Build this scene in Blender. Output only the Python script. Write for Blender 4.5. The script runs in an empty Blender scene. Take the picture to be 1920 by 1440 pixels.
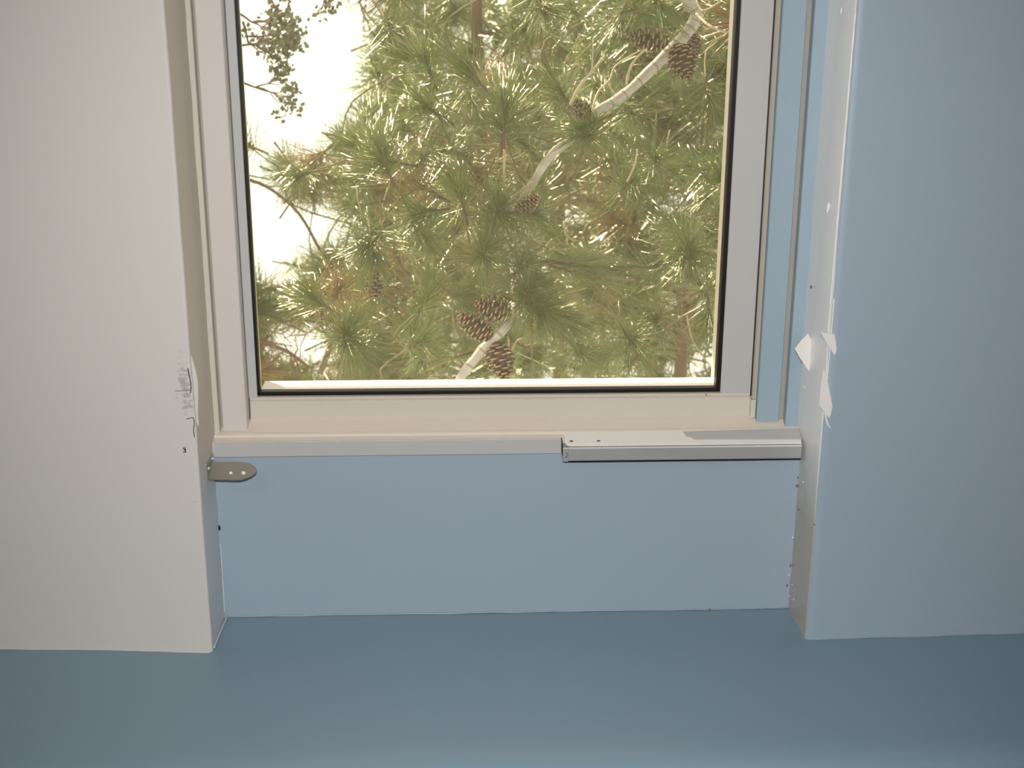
import bpy, bmesh, math, random
from mathutils import Vector, Matrix, noise
random.seed(7)
sc = bpy.context.scene
COL = sc.collection

# ------------------------------------------------------------------ camera, world, lights, exposure
F, PITCH, YAW, ROLL = 2306.0, 0.2913, 0.0421, 0.0034
CAM = Vector((-0.0595, -1.3937, 0.7629))          # metres; wall face is y = 0, ledge top is z = 0
fw = Vector((math.sin(YAW)*math.cos(PITCH), math.cos(YAW)*math.cos(PITCH), -math.sin(PITCH)))
r0 = Vector((math.cos(YAW), -math.sin(YAW), 0)); u0 = r0.cross(fw)
rt = math.cos(ROLL)*r0 + math.sin(ROLL)*u0
up = -math.sin(ROLL)*r0 + math.cos(ROLL)*u0
cd = bpy.data.cameras.new('camera'); cam = bpy.data.objects.new('camera', cd); COL.objects.link(cam)
cam.matrix_world = Matrix(((rt.x, up.x, -fw.x, CAM.x), (rt.y, up.y, -fw.y, CAM.y), (rt.z, up.z, -fw.z, CAM.z), (0, 0, 0, 1)))
cd.sensor_width = 36.0; cd.lens = F*36.0/1920.0; cd.clip_start = 0.02; cd.clip_end = 200
cd.dof.use_dof = True; cd.dof.focus_distance = 1.75; cd.dof.aperture_fstop = cd.lens/4.5
sc.camera = cam

world = bpy.data.worlds.new('hazy_sky'); sc.world = world; world.use_nodes = True
bg = world.node_tree.nodes['Background']
bg.inputs['Color'].default_value = (1.0, 0.96, 0.76, 1); bg.inputs['Strength'].default_value = 1.75

def lamp(name, kind, loc, energy, color, look=None, **kw):
    d = bpy.data.lights.new(name, kind); d.energy = energy; d.color = color
    for k, v in kw.items(): setattr(d, k, v)
    o = bpy.data.objects.new(name, d); COL.objects.link(o); o.location = loc
    if look is not None: o.rotation_euler = (Vector(look)-Vector(loc)).to_track_quat('-Z', 'Y').to_euler()
    return o
lamp('sun', 'SUN', (-5.5, 6.5, 6.5), 15.0, (1.0, 0.87, 0.60), look=(0, 0, 0), angle=math.radians(1.2))
lamp('camera_flash', 'SPOT', CAM + up*0.07, 66, (1.0, 0.975, 0.94), look=(0.03, 0, 0.37),
     spot_size=math.radians(86), spot_blend=1.0, shadow_soft_size=0.018)
lamp('room_fill', 'AREA', (-0.9, -1.9, 2.0), 9, (1.0, 0.93, 0.84), look=(-0.2, 0, 0.3), size=0.7)  # soft fill added to brighten the room, not a known lamp
sc.view_settings.view_transform = 'Standard'; sc.view_settings.look = 'None'
sc.view_settings.exposure = 0.0; sc.view_settings.gamma = 1.0; sc.view_settings.use_curve_mapping = False

# ------------------------------------------------------------------ helpers
def at(px, py, y):
    """point of the vertical plane at depth y seen at a pixel of the photograph"""
    d = fw*F + (px-960)*rt - (py-720)*up
    return CAM + d*((y-CAM.y)/d.y)
def pix(p):
    d = Vector(p)-CAM; z = d.dot(fw)
    return 960+F*d.dot(rt)/z, 720-F*d.dot(up)/z

def mat(name, color, rough=0.6, metal=0.0, var=0.04, scale=6.0, bump=0.0, bscale=60.0, spec=0.5, coat=0.0):
    m = bpy.data.materials.new(name); m.use_nodes = True; nt = m.node_tree; N = nt.nodes; L = nt.links
    b = N['Principled BSDF']; b.inputs['Roughness'].default_value = rough; b.inputs['Metallic'].default_value = metal
    b.inputs['Specular IOR Level'].default_value = spec; b.inputs['Coat Weight'].default_value = coat
    tc = N.new('ShaderNodeTexCoord'); no = N.new('ShaderNodeTexNoise'); no.inputs['Scale'].default_value = scale
    no.inputs['Detail'].default_value = 3
    L.new(tc.outputs['Object'], no.inputs['Vector'])
    mx = N.new('ShaderNodeMix'); mx.data_type = 'RGBA'
    mx.inputs['A'].default_value = (*[max(0, c*(1-var)) for c in color], 1); mx.inputs['B'].default_value = (*[c*(1+var) for c in color], 1)
    L.new(no.outputs['Fac'], mx.inputs['Factor']); L.new(mx.outputs['Result'], b.inputs['Base Color'])
    if bump:
        n2 = N.new('ShaderNodeTexNoise'); n2.inputs['Scale'].default_value = bscale; n2.inputs['Detail'].default_value = 4
        L.new(tc.outputs['Object'], n2.inputs['Vector'])
        bp = N.new('ShaderNodeBump'); bp.inputs['Strength'].default_value = bump; bp.inputs['Distance'].default_value = 0.002
        L.new(n2.outputs['Fac'], bp.inputs['Height']); L.new(bp.outputs['Normal'], b.inputs['Normal'])
    return m

M = {}
M['white_wall'] = mat('white_wall_paint', (0.68, 0.655, 0.62), 0.6, bump=0.15, bscale=25, var=0.015)
M['blue_wall'] = mat('blue_wall_paint', (0.35, 0.435, 0.515), 0.5, bump=0.12, bscale=25, var=0.02, scale=3)
M['blue_frame'] = mat('blue_frame_paint', (0.33, 0.43, 0.51), 0.4, var=0.02)
M['blue_ledge'] = mat('blue_ledge_paint', (0.235, 0.34, 0.425), 0.42, bump=0.08, bscale=15, var=0.03, scale=3)
M['tan_plaster'] = mat('tan_reveal_plaster', (0.64, 0.575, 0.475), 0.55, bump=0.2, bscale=40, var=0.04)
M['grey_plaster'] = mat('grey_reveal_plaster', (0.92, 0.94, 0.94), 0.24, bump=0.25, bscale=30, var=0.05, scale=10)
M['cream_metal'] = mat('cream_painted_aluminium', (0.66, 0.61, 0.53), 0.36, var=0.02)
M['cream_sill'] = mat('cream_sill_paint', (0.80, 0.715, 0.61), 0.33, var=0.03, scale=4)
M['white_metal'] = mat('white_painted_aluminium', (0.68, 0.635, 0.61), 0.36, var=0.02)
M['grey_metal'] = mat('grey_painted_aluminium', (0.53, 0.52, 0.515), 0.38, var=0.02)
M['groove'] = mat('dusty_groove', (0.40, 0.37, 0.32), 0.7, var=0.1, scale=20)
M['chip_shade'] = mat('brown_chip_and_shade', (0.22, 0.17, 0.11), 0.8, var=0.2, scale=30)  # brown of the paint chips, also used for the drawn shadow gap
M['rust_black'] = mat('dark_grimy_joint', (0.045, 0.03, 0.02), 0.8, var=0.7, scale=14)
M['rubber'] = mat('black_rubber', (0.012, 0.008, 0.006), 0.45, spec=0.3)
M['steel'] = mat('dull_steel', (0.42, 0.39, 0.34), 0.45, metal=0.6, var=0.12, scale=30)
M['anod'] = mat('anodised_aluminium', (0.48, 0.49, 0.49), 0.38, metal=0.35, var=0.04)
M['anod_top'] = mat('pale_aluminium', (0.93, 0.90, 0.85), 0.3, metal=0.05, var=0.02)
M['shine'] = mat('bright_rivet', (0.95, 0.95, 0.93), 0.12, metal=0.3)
M['paper'] = mat('white_paint_skin', (0.82, 0.78, 0.75), 0.55, var=0.02)
M['white_gloss'] = mat('white_gloss_corner', (0.93, 0.90, 0.87), 0.25, var=0.01)
M['dark'] = mat('dark_grime', (0.02, 0.015, 0.012), 0.8)
M['room'] = mat('room_paint', (0.62, 0.62, 0.60), 0.8)
M['floor'] = mat('grey_floor', (0.35, 0.33, 0.30), 0.5, var=0.1)
M['bark_pale'] = mat('pale_grey_bark', (0.46, 0.42, 0.38), 0.75, var=0.3, scale=60, bump=0.6, bscale=120)
M['bark_brown'] = mat('brown_bark', (0.115, 0.068, 0.045), 0.85, var=0.3, scale=30, bump=0.8, bscale=60)
M['bark_ring'] = mat('grey_brown_bark_ring', (0.30, 0.26, 0.22), 0.8, var=0.3, scale=60)
M['twig'] = mat('tan_twig', (0.42, 0.36, 0.24), 0.7, var=0.2, scale=60)
M['shoot'] = mat('olive_brown_shoot', (0.13, 0.105, 0.05), 0.8, var=0.3, scale=20)
M['ground'] = mat('dry_ground', (0.40, 0.33, 0.22), 0.9, var=0.2, scale=1)

def leafy(name, c1, c2, trans):
    m = bpy.data.materials.new(name); m.use_nodes = True; nt = m.node_tree; N = nt.nodes; L = nt.links
    N.remove(N['Principled BSDF']); out = N['Material Output']
    oi = N.new('ShaderNodeObjectInfo'); geo = N.new('ShaderNodeNewGeometry')
    no = N.new('ShaderNodeTexNoise'); no.inputs['Scale'].default_value = 9
    L.new(geo.outputs['Position'], no.inputs['Vector'])
    ad = N.new('ShaderNodeMath'); ad.operation = 'ADD'; L.new(no.outputs['Fac'], ad.inputs[0]); L.new(geo.outputs['Random Per Island'], ad.inputs[1])
    hf = N.new('ShaderNodeMath'); hf.operation = 'MULTIPLY'; hf.inputs[1].default_value = 0.5; L.new(ad.outputs[0], hf.inputs[0])
    mx = N.new('ShaderNodeMix'); mx.data_type = 'RGBA'; mx.inputs['A'].default_value = (*c1, 1); mx.inputs['B'].default_value = (*c2, 1)
    L.new(hf.outputs[0], mx.inputs['Factor'])
    d = N.new('ShaderNodeBsdfDiffuse'); t = N.new('ShaderNodeBsdfTranslucent'); g = N.new('ShaderNodeBsdfGlossy'); g.inputs['Roughness'].default_value = 0.22
    g.inputs['Color'].default_value = (1.0, 0.93, 0.72, 1)
    L.new(mx.outputs['Result'], d.inputs['Color'])
    tm = N.new('ShaderNodeMix'); tm.data_type = 'RGBA'; tm.blend_type = 'MULTIPLY'; tm.inputs['Factor'].default_value = 1
    tm.inputs['B'].default_value = (1.65, 1.6, 1.0, 1); L.new(mx.outputs['Result'], tm.inputs['A']); L.new(tm.outputs['Result'], t.inputs['Color'])
    a = N.new('ShaderNodeMixShader'); a.inputs[0].default_value = trans; L.new(d.outputs[0], a.inputs[1]); L.new(t.outputs[0], a.inputs[2])
    fr = N.new('ShaderNodeFresnel'); fr.inputs['IOR'].default_value = 1.6
    b = N.new('ShaderNodeMixShader'); L.new(fr.outputs[0], b.inputs[0]); L.new(a.outputs[0], b.inputs[1]); L.new(g.outputs[0], b.inputs[2])
    L.new(b.outputs[0], out.inputs['Surface'])
    return m
M['needle'] = leafy('green_needles', (0.050, 0.088, 0.028), (0.26, 0.385, 0.125), 0.45)
M['needle_soft'] = leafy('soft_green_needles', (0.14, 0.20, 0.09), (0.34, 0.42, 0.20), 0.5)
M['leaf'] = leafy('grey_green_leaf', (0.10, 0.12, 0.08), (0.16, 0.18, 0.12), 0.2)
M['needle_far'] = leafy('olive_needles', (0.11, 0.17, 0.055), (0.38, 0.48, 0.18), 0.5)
M['needle_dry'] = leafy('rusty_needles', (0.20, 0.13, 0.065), (0.34, 0.24, 0.12), 0.45)
M['cone'] = mat('brown_cone_scale', (0.05, 0.026, 0.018), 0.6, var=0.35, scale=90)
M['cone_tip'] = mat('tan_cone_tip', (0.38, 0.24, 0.155), 0.55, var=0.3, scale=120)

# dusty window glass: mostly clear, a film of dust that the sky lights up, plus a fresnel reflection
gm = bpy.data.materials.new('dusty_glass'); gm.use_nodes = True; N = gm.node_tree.nodes; L = gm.node_tree.links
N.remove(N['Principled BSDF'])
tr = N.new('ShaderNodeBsdfTransparent'); du = N.new('ShaderNodeBsdfTranslucent'); du.inputs['Color'].default_value = (0.92, 0.88, 0.72, 1)
gl = N.new('ShaderNodeBsdfGlossy'); gl.inputs['Roughness'].default_value = 0.02
m1 = N.new('ShaderNodeMixShader'); m1.inputs[0].default_value = 0.05
m2 = N.new('ShaderNodeMixShader'); fr = N.new('ShaderNodeFresnel'); fr.inputs['IOR'].default_value = 1.3
L.new(tr.outputs[0], m1.inputs[1]); L.new(du.outputs[0], m1.inputs[2]); L.new(fr.outputs[0], m2.inputs[0])
L.new(m1.outputs[0], m2.inputs[1]); L.new(gl.outputs[0], m2.inputs[2]); L.new(m2.outputs[0], N['Material Output'].inputs['Surface'])
M['glass'] = gm

# scuffed white paint: scratches and grime beside the broken corner (own place on the wall)
def scuff(m, cx, cz, sx, sz):
    nt = m.node_tree; N = nt.nodes; L = nt.links; b = N['Principled BSDF']; src = b.inputs['Base Color'].links[0].from_socket
    geo = N.new('ShaderNodeNewGeometry')
    mp = N.new('ShaderNodeVectorMath'); mp.operation = 'SUBTRACT'; mp.inputs[1].default_value = (cx, 0, cz); L.new(geo.outputs['Position'], mp.inputs[0])
    sc_ = N.new('ShaderNodeVectorMath'); sc_.operation = 'MULTIPLY'; sc_.inputs[1].default_value = (1/sx, 0, 1/sz); L.new(mp.outputs[0], sc_.inputs[0])
    ln = N.new('ShaderNodeVectorMath'); ln.operation = 'LENGTH'; L.new(sc_.outputs[0], ln.inputs[0])
    no = N.new('ShaderNodeTexNoise'); no.inputs['Scale'].default_value = 160; no.inputs['Detail'].default_value = 6
    st = N.new('ShaderNodeVectorMath'); st.operation = 'MULTIPLY'; st.inputs[1].default_value = (0.7, 1, 1.3); L.new(geo.outputs['Position'], st.inputs[0]); L.new(st.outputs[0], no.inputs['Vector'])
    a = N.new('ShaderNodeMath'); a.operation = 'MULTIPLY_ADD'; a.inputs[1].default_value = -0.22; L.new(ln.outputs['Value'], a.inputs[0]); L.new(no.outputs['Fac'], a.inputs[2])
    mr = N.new('ShaderNodeMapRange'); mr.inputs['From Min'].default_value = 0.31; mr.inputs['From Max'].default_value = 0.46; L.new(a.outputs[0], mr.inputs['Value'])
    sca = N.new('ShaderNodeMath'); sca.operation = 'MULTIPLY'; sca.inputs[1].default_value = 0.6; L.new(mr.outputs['Result'], sca.inputs[0])
    mx = N.new('ShaderNodeMix'); mx.data_type = 'RGBA'; L.new(sca.outputs[0], mx.inputs['Factor']); L.new(src, mx.inputs['A']); mx.inputs['B'].default_value = (0.30, 0.30, 0.31, 1)
    L.new(mx.outputs['Result'], b.inputs['Base Color'])
scuff(M['white_wall'], -0.3845, 0.340, 0.0085, 0.034)
def second_tone_below(m, z0, col):
    """patchy second colour below the height of the sill"""
    nt = m.node_tree; N = nt.nodes; L = nt.links; b = N['Principled BSDF']; src = b.inputs['Base Color'].links[0].from_socket
    geo = N.new('ShaderNodeNewGeometry'); sx = N.new('ShaderNodeSeparateXYZ'); L.new(geo.outputs['Position'], sx.inputs[0])
    no = N.new('ShaderNodeTexNoise'); no.inputs['Scale'].default_value = 30; L.new(geo.outputs['Position'], no.inputs['Vector'])
    a = N.new('ShaderNodeMath'); a.operation = 'MULTIPLY_ADD'; a.inputs[1].default_value = 0.05; L.new(no.outputs['Fac'], a.inputs[0]); L.new(sx.outputs['Z'], a.inputs[2])
    mr = N.new('ShaderNodeMapRange'); mr.inputs['From Min'].default_value = z0-0.03; mr.inputs['From Max'].default_value = z0+0.09; L.new(a.outputs[0], mr.inputs['Value'])
    mx = N.new('ShaderNodeMix'); mx.data_type = 'RGBA'; L.new(mr.outputs['Result'], mx.inputs['Factor']); mx.inputs['A'].default_value = (*col, 1); L.new(src, mx.inputs['B'])
    L.new(mx.outputs['Result'], b.inputs['Base Color'])
second_tone_below(M['grey_plaster'], 0.20, (0.56, 0.50, 0.43))
second_tone_below(M['tan_plaster'], 0.21, (0.70, 0.71, 0.72))

def link(name, bm_or_me, m, parent=None, smooth=False, kind=None):
    if isinstance(bm_or_me, bmesh.types.BMesh):
        me = bpy.data.meshes.new(name)
        bmesh.ops.recalc_face_normals(bm_or_me, faces=bm_or_me.faces[:])
        bm_or_me.to_mesh(me); bm_or_me.free()
    else: me = bm_or_me
    if not me.materials:
        for x in (m if isinstance(m, (list, tuple)) else [m]): me.materials.append(x)
    if smooth: me.shade_smooth()
    o = bpy.data.objects.new(name, me); COL.objects.link(o)
    if parent: o.parent = parent
    if kind: o['kind'] = kind
    return o
def empty(name, loc=(0, 0, 0), kind=None):
    o = bpy.data.objects.new(name, None); COL.objects.link(o); o.location = loc; o.empty_display_size = 0.05
    if kind: o['kind'] = kind
    return o
def tag(o, label, cat, group=None):
    o['label'] = label; o['category'] = cat
    if group: o['group'] = group
    return o
def box(bm, x0, x1, y0, y1, z0, z1, bev=0.0):
    r = bmesh.ops.create_cube(bm, size=1)
    bmesh.ops.transform(bm, verts=r['verts'], matrix=Matrix.Translation(((x0+x1)/2, (y0+y1)/2, (z0+z1)/2)) @ Matrix.Diagonal((x1-x0, y1-y0, z1-z0, 1)))
    if bev:
        ed = {e for v in r['verts'] for e in v.link_edges}
        bmesh.ops.bevel(bm, geom=list(ed), offset=bev, segments=2, affect='EDGES', profile=0.6)
    return bm
def nb(): return bmesh.new()
def extrude_z(poly, z0, z1, bm=None):
    bm = bm or nb(); a = [bm.verts.new((x, y, z0)) for x, y in poly]; b = [bm.verts.new((x, y, z1)) for x, y in poly]
    n = len(poly); bm.faces.new(a); bm.faces.new(b[::-1])
    for i in range(n): bm.faces.new((a[i], a[(i+1) % n], b[(i+1) % n], b[i]))
    return bm
def extrude_x(poly, x0, x1, bm=None, z_shift=0.0):
    """poly in (y,z)"""
    bm = bm or nb(); a = [bm.verts.new((x0, y, z)) for y, z in poly]; b = [bm.verts.new((x1, y, z+z_shift)) for y, z in poly]
    n = len(poly); bm.faces.new(a); bm.faces.new(b[::-1])
    for i in range(n): bm.faces.new((a[i], a[(i+1) % n], b[(i+1) % n], b[i]))
    return bm
def tube(bm, pts, radii, seg=8, close=True, jitter=0.0):
    pts = [Vector(p) for p in pts]; rings = []; prev = None
    for i, p in enumerate(pts):
        t = (pts[min(i+1, len(pts)-1)]-pts[max(i-1, 0)]).normalized()
        a = t.orthogonal().normalized() if prev is None else (prev - t*prev.dot(t)).normalized()
        prev = a; b = t.cross(a); r = radii[i] if isinstance(radii, (list, tuple)) else radii
        rings.append([bm.verts.new(p + (a*math.cos(2*math.pi*k/seg)+b*math.sin(2*math.pi*k/seg))*r*(1+jitter*random.uniform(-1, 1))) for k in range(seg)])
    for i in range(len(rings)-1):
        for k in range(seg):
            bm.faces.new((rings[i][k], rings[i][(k+1) % seg], rings[i+1][(k+1) % seg], rings[i+1][k]))
    if close: bm.faces.new(rings[0][::-1]); bm.faces.new(rings[-1])
    return bm
def smooth_path(pts, n=5):
    pts = [Vector(p) for p in pts]; out = []
    for i in range(len(pts)-1):
        p0 = pts[max(i-1, 0)]; p1 = pts[i]; p2 = pts[i+1]; p3 = pts[min(i+2, len(pts)-1)]
        for k in range(n):
            t = k/n
            out.append(0.5*((2*p1)+(p2-p0)*t+(2*p0-5*p1+4*p2-p3)*t*t+(3*p1-p0-3*p2+p3)*t**3))
    out.append(pts[-1]); return out
def plate(poly3, normal, th, bm=None):
    """thin solid from a 3D outline, thickness th along normal"""
    bm = bm or nb(); n = Vector(normal).normalized()*th
    a = [bm.verts.new(Vector(p)) for p in poly3]; b = [bm.verts.new(Vector(p)+n) for p in poly3]; k = len(a)
    bm.faces.new(a); bm.faces.new(b[::-1])
    for i in range(k): bm.faces.new((a[i], a[(i+1) % k], b[(i+1) % k], b[i]))
    return bm

# ------------------------------------------------------------------ room shell
ZF, ZC = -0.47, 1.95
YB = 0.215                                   # outside face of the wall
def wave(z, s, amp): return amp*noise.noise(Vector((s, 3.1*s, z*14))) + amp*0.5*noise.noise(Vector((s*2, 7, z*60)))
def side_wall(name, sgn, front, reveal, rad):
    bm = nb(); rows = []
    zs = [ZF] + [-0.02+i*0.012 for i in range(72)] + [1.0, ZC]
    for z in zs:
        low = max(0.0, min(1.0, (0.24-z)/0.1))
        xf = 0.3752+wave(z, 1.7*sgn, 0.0006); xi = 0.3755+wave(z, 5.3*sgn, 0.0008+0.0016*low)
        sec = [(2.3, 0), (xf+rad*1.6, 0)]
        for k in range(1, 6):
            a = k/5*math.pi/2; sec.append((xf+rad-rad*math.sin(a), rad-rad*math.cos(a)))
        sec += [(xi, 0.088), (xi+0.001, YB), (2.3, YB)]
        rows.append([bm.verts.new((sgn*x, y, z)) for x, y in sec])
    n = len(rows[0])
    for i in range(len(rows)-1):
        for k in range(n):
            f = bm.faces.new((rows[i][k], rows[i][(k+1) % n], rows[i+1][(k+1) % n], rows[i+1][k]))
            f.material_index = 0 if k <= (5 if sgn < 0 else 3) or k >= n-2 else 1
            f.smooth = 1 <= k <= 6
    bm.faces.new(rows[0]); bm.faces.new(rows[-1][::-1])
    return link(name, bm, [front, reveal], kind='structure')
wl = side_wall('wall_left', -1, M['white_wall'], M['tan_plaster'], 0.0028)
wr = side_wall('wall_right', 1, M['blue_wall'], M['grey_plaster'], 0.0060)

# recessed blue panel below the window, with a lightly uneven face
bm = nb(); nx, nz = 40, 12
g = [[bm.verts.new((-0.382+0.764*i/nx, 0.088+0.0007*noise.noise(Vector((i*0.3, j*0.5, 2))), -0.02+0.266*j/nz)) for i in range(nx+1)] for j in range(nz+1)]
for j in range(nz):
    for i in range(nx): bm.faces.new((g[j][i], g[j][i+1], g[j+1][i+1], g[j+1][i])).smooth = True
box(bm, -0.385, 0.385, 0.095, YB, ZF, 0.225)
link('wall_front', bm, M['blue_wall'], kind='structure')
link('wall_lintel', box(nb(), -0.40, 0.40, 0.0, YB, 1.12, ZC), M['white_wall'], kind='structure')
link('floor', box(nb(), -2.4, 2.4, -3.2, 0.0, ZF-0.1, ZF), M['floor'], kind='structure')
link('ceiling', box(nb(), -2.4, 2.4, -3.2, YB, ZC, ZC+0.1), M['room'], kind='structure')
link('wall_back', box(nb(), -2.4, 2.4, -3.3, -3.2, ZF, ZC), M['room'], kind='structure')
link('wall_side_left', box(nb(), -2.4, -2.3, -3.2, YB, ZF, ZC), M['white_wall'], kind='structure')
link('wall_side_right', box(nb(), 2.3, 2.4, -3.2, YB, ZF, ZC), M['blue_wall'], kind='structure')

# ledge: broad dark blue top, soft front edge, front panel to the floor
bm = nb(); nx = 120
prof = [(0.10, 0)] + [(0.10-0.02*i, 0) for i in range(1, 17)] + [(-0.233, -0.0001), (-0.238, -0.0004), (-0.246, -0.0013), (-0.256, -0.0035), (-0.264, -0.009), (-0.269, -0.018), (-0.270, -0.035), (-0.27, ZF)]
def ledge_z(x, y):
    t = 0.0006*noise.noise(Vector((x*5, y*5, 0)))
    near = max(0, 1-abs(y)/0.10)
    if x < -0.37: t += near*(0.0062*min(1, (-0.37-x)/0.27) - 0.004*max(0, 1-(-0.37-x)/0.15))
    if x > 0.37: t += near*0.0045*min(1, (x-0.37)/0.3)
    return t
rows = []
for i in range(nx+1):
    x = -2.3+4.6*i/nx if False else (-2.3 if i == 0 else 2.3 if i == nx else -0.9+1.8*(i-1)/(nx-2))
    rows.append([bm.verts.new((x, y, z+(ledge_z(x, y) if z > -0.01 else 0))) for y, z in prof])
for i in range(nx):
    for k in range(len(prof)-1): bm.faces.new((rows[i][k], rows[i+1][k], rows[i+1][k+1], rows[i][k+1])).smooth = True
link('trim_1', bm, M['blue_ledge'], kind='structure')

# hand-painted seams: thin raised beads of paint where wall and ledge meet
def bead(name, pts, r, m, parent=None):
    bm = nb(); tube(bm, pts, [r*(0.6+0.7*abs(noise.noise(Vector((i*0.31, 0, r*1e3))))) for i in range(len(pts))], 6)
    return link(name, bm, m, parent, smooth=True, kind=None if parent else 'structure')
def seam(p0, p1, n, amp, s):
    out = []
    for i in range(n+1):
        t = i/n; p = Vector(p0).lerp(Vector(p1), t); p.z += amp*noise.noise(Vector((t*7, s, 0))); out.append(p)
    return out
def on_ledge(x, y, dz): return Vector((x, y, ledge_z(x, y)+dz))
bead('trim_2', [on_ledge(-0.373+0.75*i/60, 0.0872, 0.0012+0.0008*noise.noise(Vector((i*0.2, 4, 0)))) for i in range(61)], 0.0014, M['blue_wall'])
bead('trim_3', [on_ledge(-0.95+0.572*i/50, -0.0003, 0.0006+0.0006*noise.noise(Vector((i*0.2, 9, 0)))) for i in range(51)], 0.0010, M['white_wall'])
bead('trim_4', [on_ledge(0.382+0.57*i/50, -0.0003, 0.0006+0.0008*noise.noise(Vector((i*0.2, 14, 0)))) for i in range(51)], 0.0010, M['blue_wall'])

# ------------------------------------------------------------------ window
W = empty('window_1', (0, 0.13, 0.25), kind='structure')
def wp(name, bm, m, smooth=False, label=None):
    o = link(name, bm, m, W, smooth); o.matrix_parent_inverse = W.matrix_basis.inverted() if False else Matrix.Translation(-Vector(W.location))
    if label: o['label'] = label
    return o
ZT = 1.09
# left side: flange, groove, proud channel
wp('frame_flange', extrude_z([(-0.3765, 0.106), (-0.3695, 0.1055), (-0.3690, 0.108), (-0.3690, 0.2), (-0.3765, 0.2)], 0.245, ZT), M['cream_metal'])
wp('frame_groove', extrude_z([(-0.3690, 0.117), (-0.3655, 0.117), (-0.3655, 0.2), (-0.3690, 0.2)], 0.247, ZT), M['groove'])
bm = extrude_z([(-0.3655, 0.1105), (-0.3645, 0.110), (-0.3360, 0.110), (-0.3350, 0.111), (-0.3340, 0.2), (-0.3655, 0.2)], 0.2525, ZT)
wp('frame_channel', bm, M['white_metal'])
# right side: flange, recessed groove, proud channel (painted blue), brown gap, plastic block
wp('frame_flange', extrude_z([(0.3775, 0.108), (0.3607, 0.108), (0.3600, 0.109), (0.3600, 0.2), (0.3775, 0.2)], 0.2500, ZT), M['blue_frame'], label='blue painted outer flange')
wp('frame_groove', extrude_z([(0.3600, 0.122), (0.3535, 0.122), (0.3535, 0.2), (0.3600, 0.2)], 0.2515, ZT), M['groove'])
wp('frame_channel', extrude_z([(0.3535, 0.1175), (0.3525, 0.1165), (0.3250, 0.1165), (0.3240, 0.1175), (0.3240, 0.2), (0.3535, 0.2)], 0.2555, ZT), M['blue_frame'], label='blue painted channel')
wp('frame_gap', extrude_z([(0.3240, 0.127), (0.3185, 0.136), (0.3185, 0.2), (0.3240, 0.2)], 0.255, ZT), M['cream_metal'])
wp('frame_gap', extrude_z([(0.3186, 0.1300), (0.3166, 0.1293), (0.3166, 0.2), (0.3186, 0.2)], 0.2865, ZT), M['rust_black'], label='dark brown gap')
bm = box(nb(), 0.3165, 0.3232, 0.122, 0.135, 0.259, 0.2835, 0.0006)
wp('corner_block', bm, M['cream_metal'], label='small cream plastic block')
# sill: sloped top with a lip, vertical front strip
sp = [(0.0855, 0.2275), (0.0850, 0.2430), (0.0862, 0.2450), (0.098, 0.2472), (0.1005, 0.2500), (0.1045, 0.2512), (0.107, 0.2508), (0.118, 0.2545), (0.132, 0.2600), (0.2, 0.262), (0.2, 0.2275)]
wp('sill', extrude_x(sp, -0.3762, 0.3768), M['cream_sill'], label='cream painted sloping sill')
wp('sill_shade_line', box(nb(), -0.3745, 0.0660, 0.0850, 0.0890, 0.2256, 0.2266), M['chip_shade'], label='dark line drawn as the shadow gap under the strip')  # thin dark box draws the shadow gap below the front strip
wp('sill_front_strip', extrude_x([(0.0835, 0.2265), (0.0835, 0.2438), (0.0858, 0.2450), (0.0858, 0.2265)], -0.3745, 0.0690), M['grey_metal'], label='grey vertical strip below the sill')
# sash: bottom rail, stiles
rl = [(0.130, 0.2575), (0.1290, 0.2620), (0.1300, 0.2850), (0.1320, 0.2862), (0.1300, 0.2872), (0.1300, 0.2905), (0.1360, 0.2915), (0.1360, 0.2955), (0.160, 0.2955), (0.160, 0.2575)]
wp('sash_rail', extrude_x(rl, -0.3330, 0.3165), M['cream_metal'])
wp('sash_stile', extrude_z([(-0.3340, 0.1300), (-0.3335, 0.1292), (-0.3238, 0.1292), (-0.3232, 0.1300), (-0.3232, 0.160), (-0.3340, 0.160)], 0.2905, ZT), M['grey_metal'])
bm = extrude_z([(0.2770, 0.1300), (0.2778, 0.1292), (0.3160, 0.1292), (0.3168, 0.1300), (0.3168, 0.160), (0.2770, 0.160)], 0.2905, ZT)
wp('sash_stile', bm, M['grey_metal'])
wp('sash_head', box(nb(), -0.3340, 0.3168, 0.1292, 0.160, 1.045, ZT), M['grey_metal'])
wp('frame_head', box(nb(), -0.3765, 0.3775, 0.105, 0.2, ZT-0.005, 1.125), M['cream_metal'])
# rubber gasket round the glass
def seg(x0, x1, y0, y1, z0, z1): return box(nb(), x0, x1, y0, y1, z0, z1, 0.0008)
wp('gasket', seg(-0.3235, 0.2780, 0.1325, 0.145, 0.2918, 0.2973), M['rubber'])
wp('gasket', seg(-0.3236, -0.3200, 0.1325, 0.145, 0.2925, 1.05), M['rubber'])
wp('gasket', seg(0.2712, 0.2778, 0.1310, 0.145, 0.2925, 1.05), M['rubber'])
wp('glass_pane', box(nb(), -0.3225, 0.2735, 0.1395, 0.1425, 0.2935, 1.05), M['glass'])
# outside frame seen through the glass
wp('outer_sill', extrude_x([(0.1455, 0.2560), (0.1455, 0.2962), (0.150, 0.2990), (0.176, 0.2988), (0.182, 0.2950), (0.182, 0.2560)], -0.3195, 0.2735), M['paper'], label='bright sill bar outside the glass')
wp('outer_jamb', box(nb(), 0.2745, 0.318, 0.1605, 0.182, 0.2575, ZT, 0.0008), M['cream_metal'])
wp('outer_jamb', box(nb(), -0.3335, -0.3255, 0.1605, 0.182, 0.2575, ZT, 0.0008), M['cream_metal'])
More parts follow.
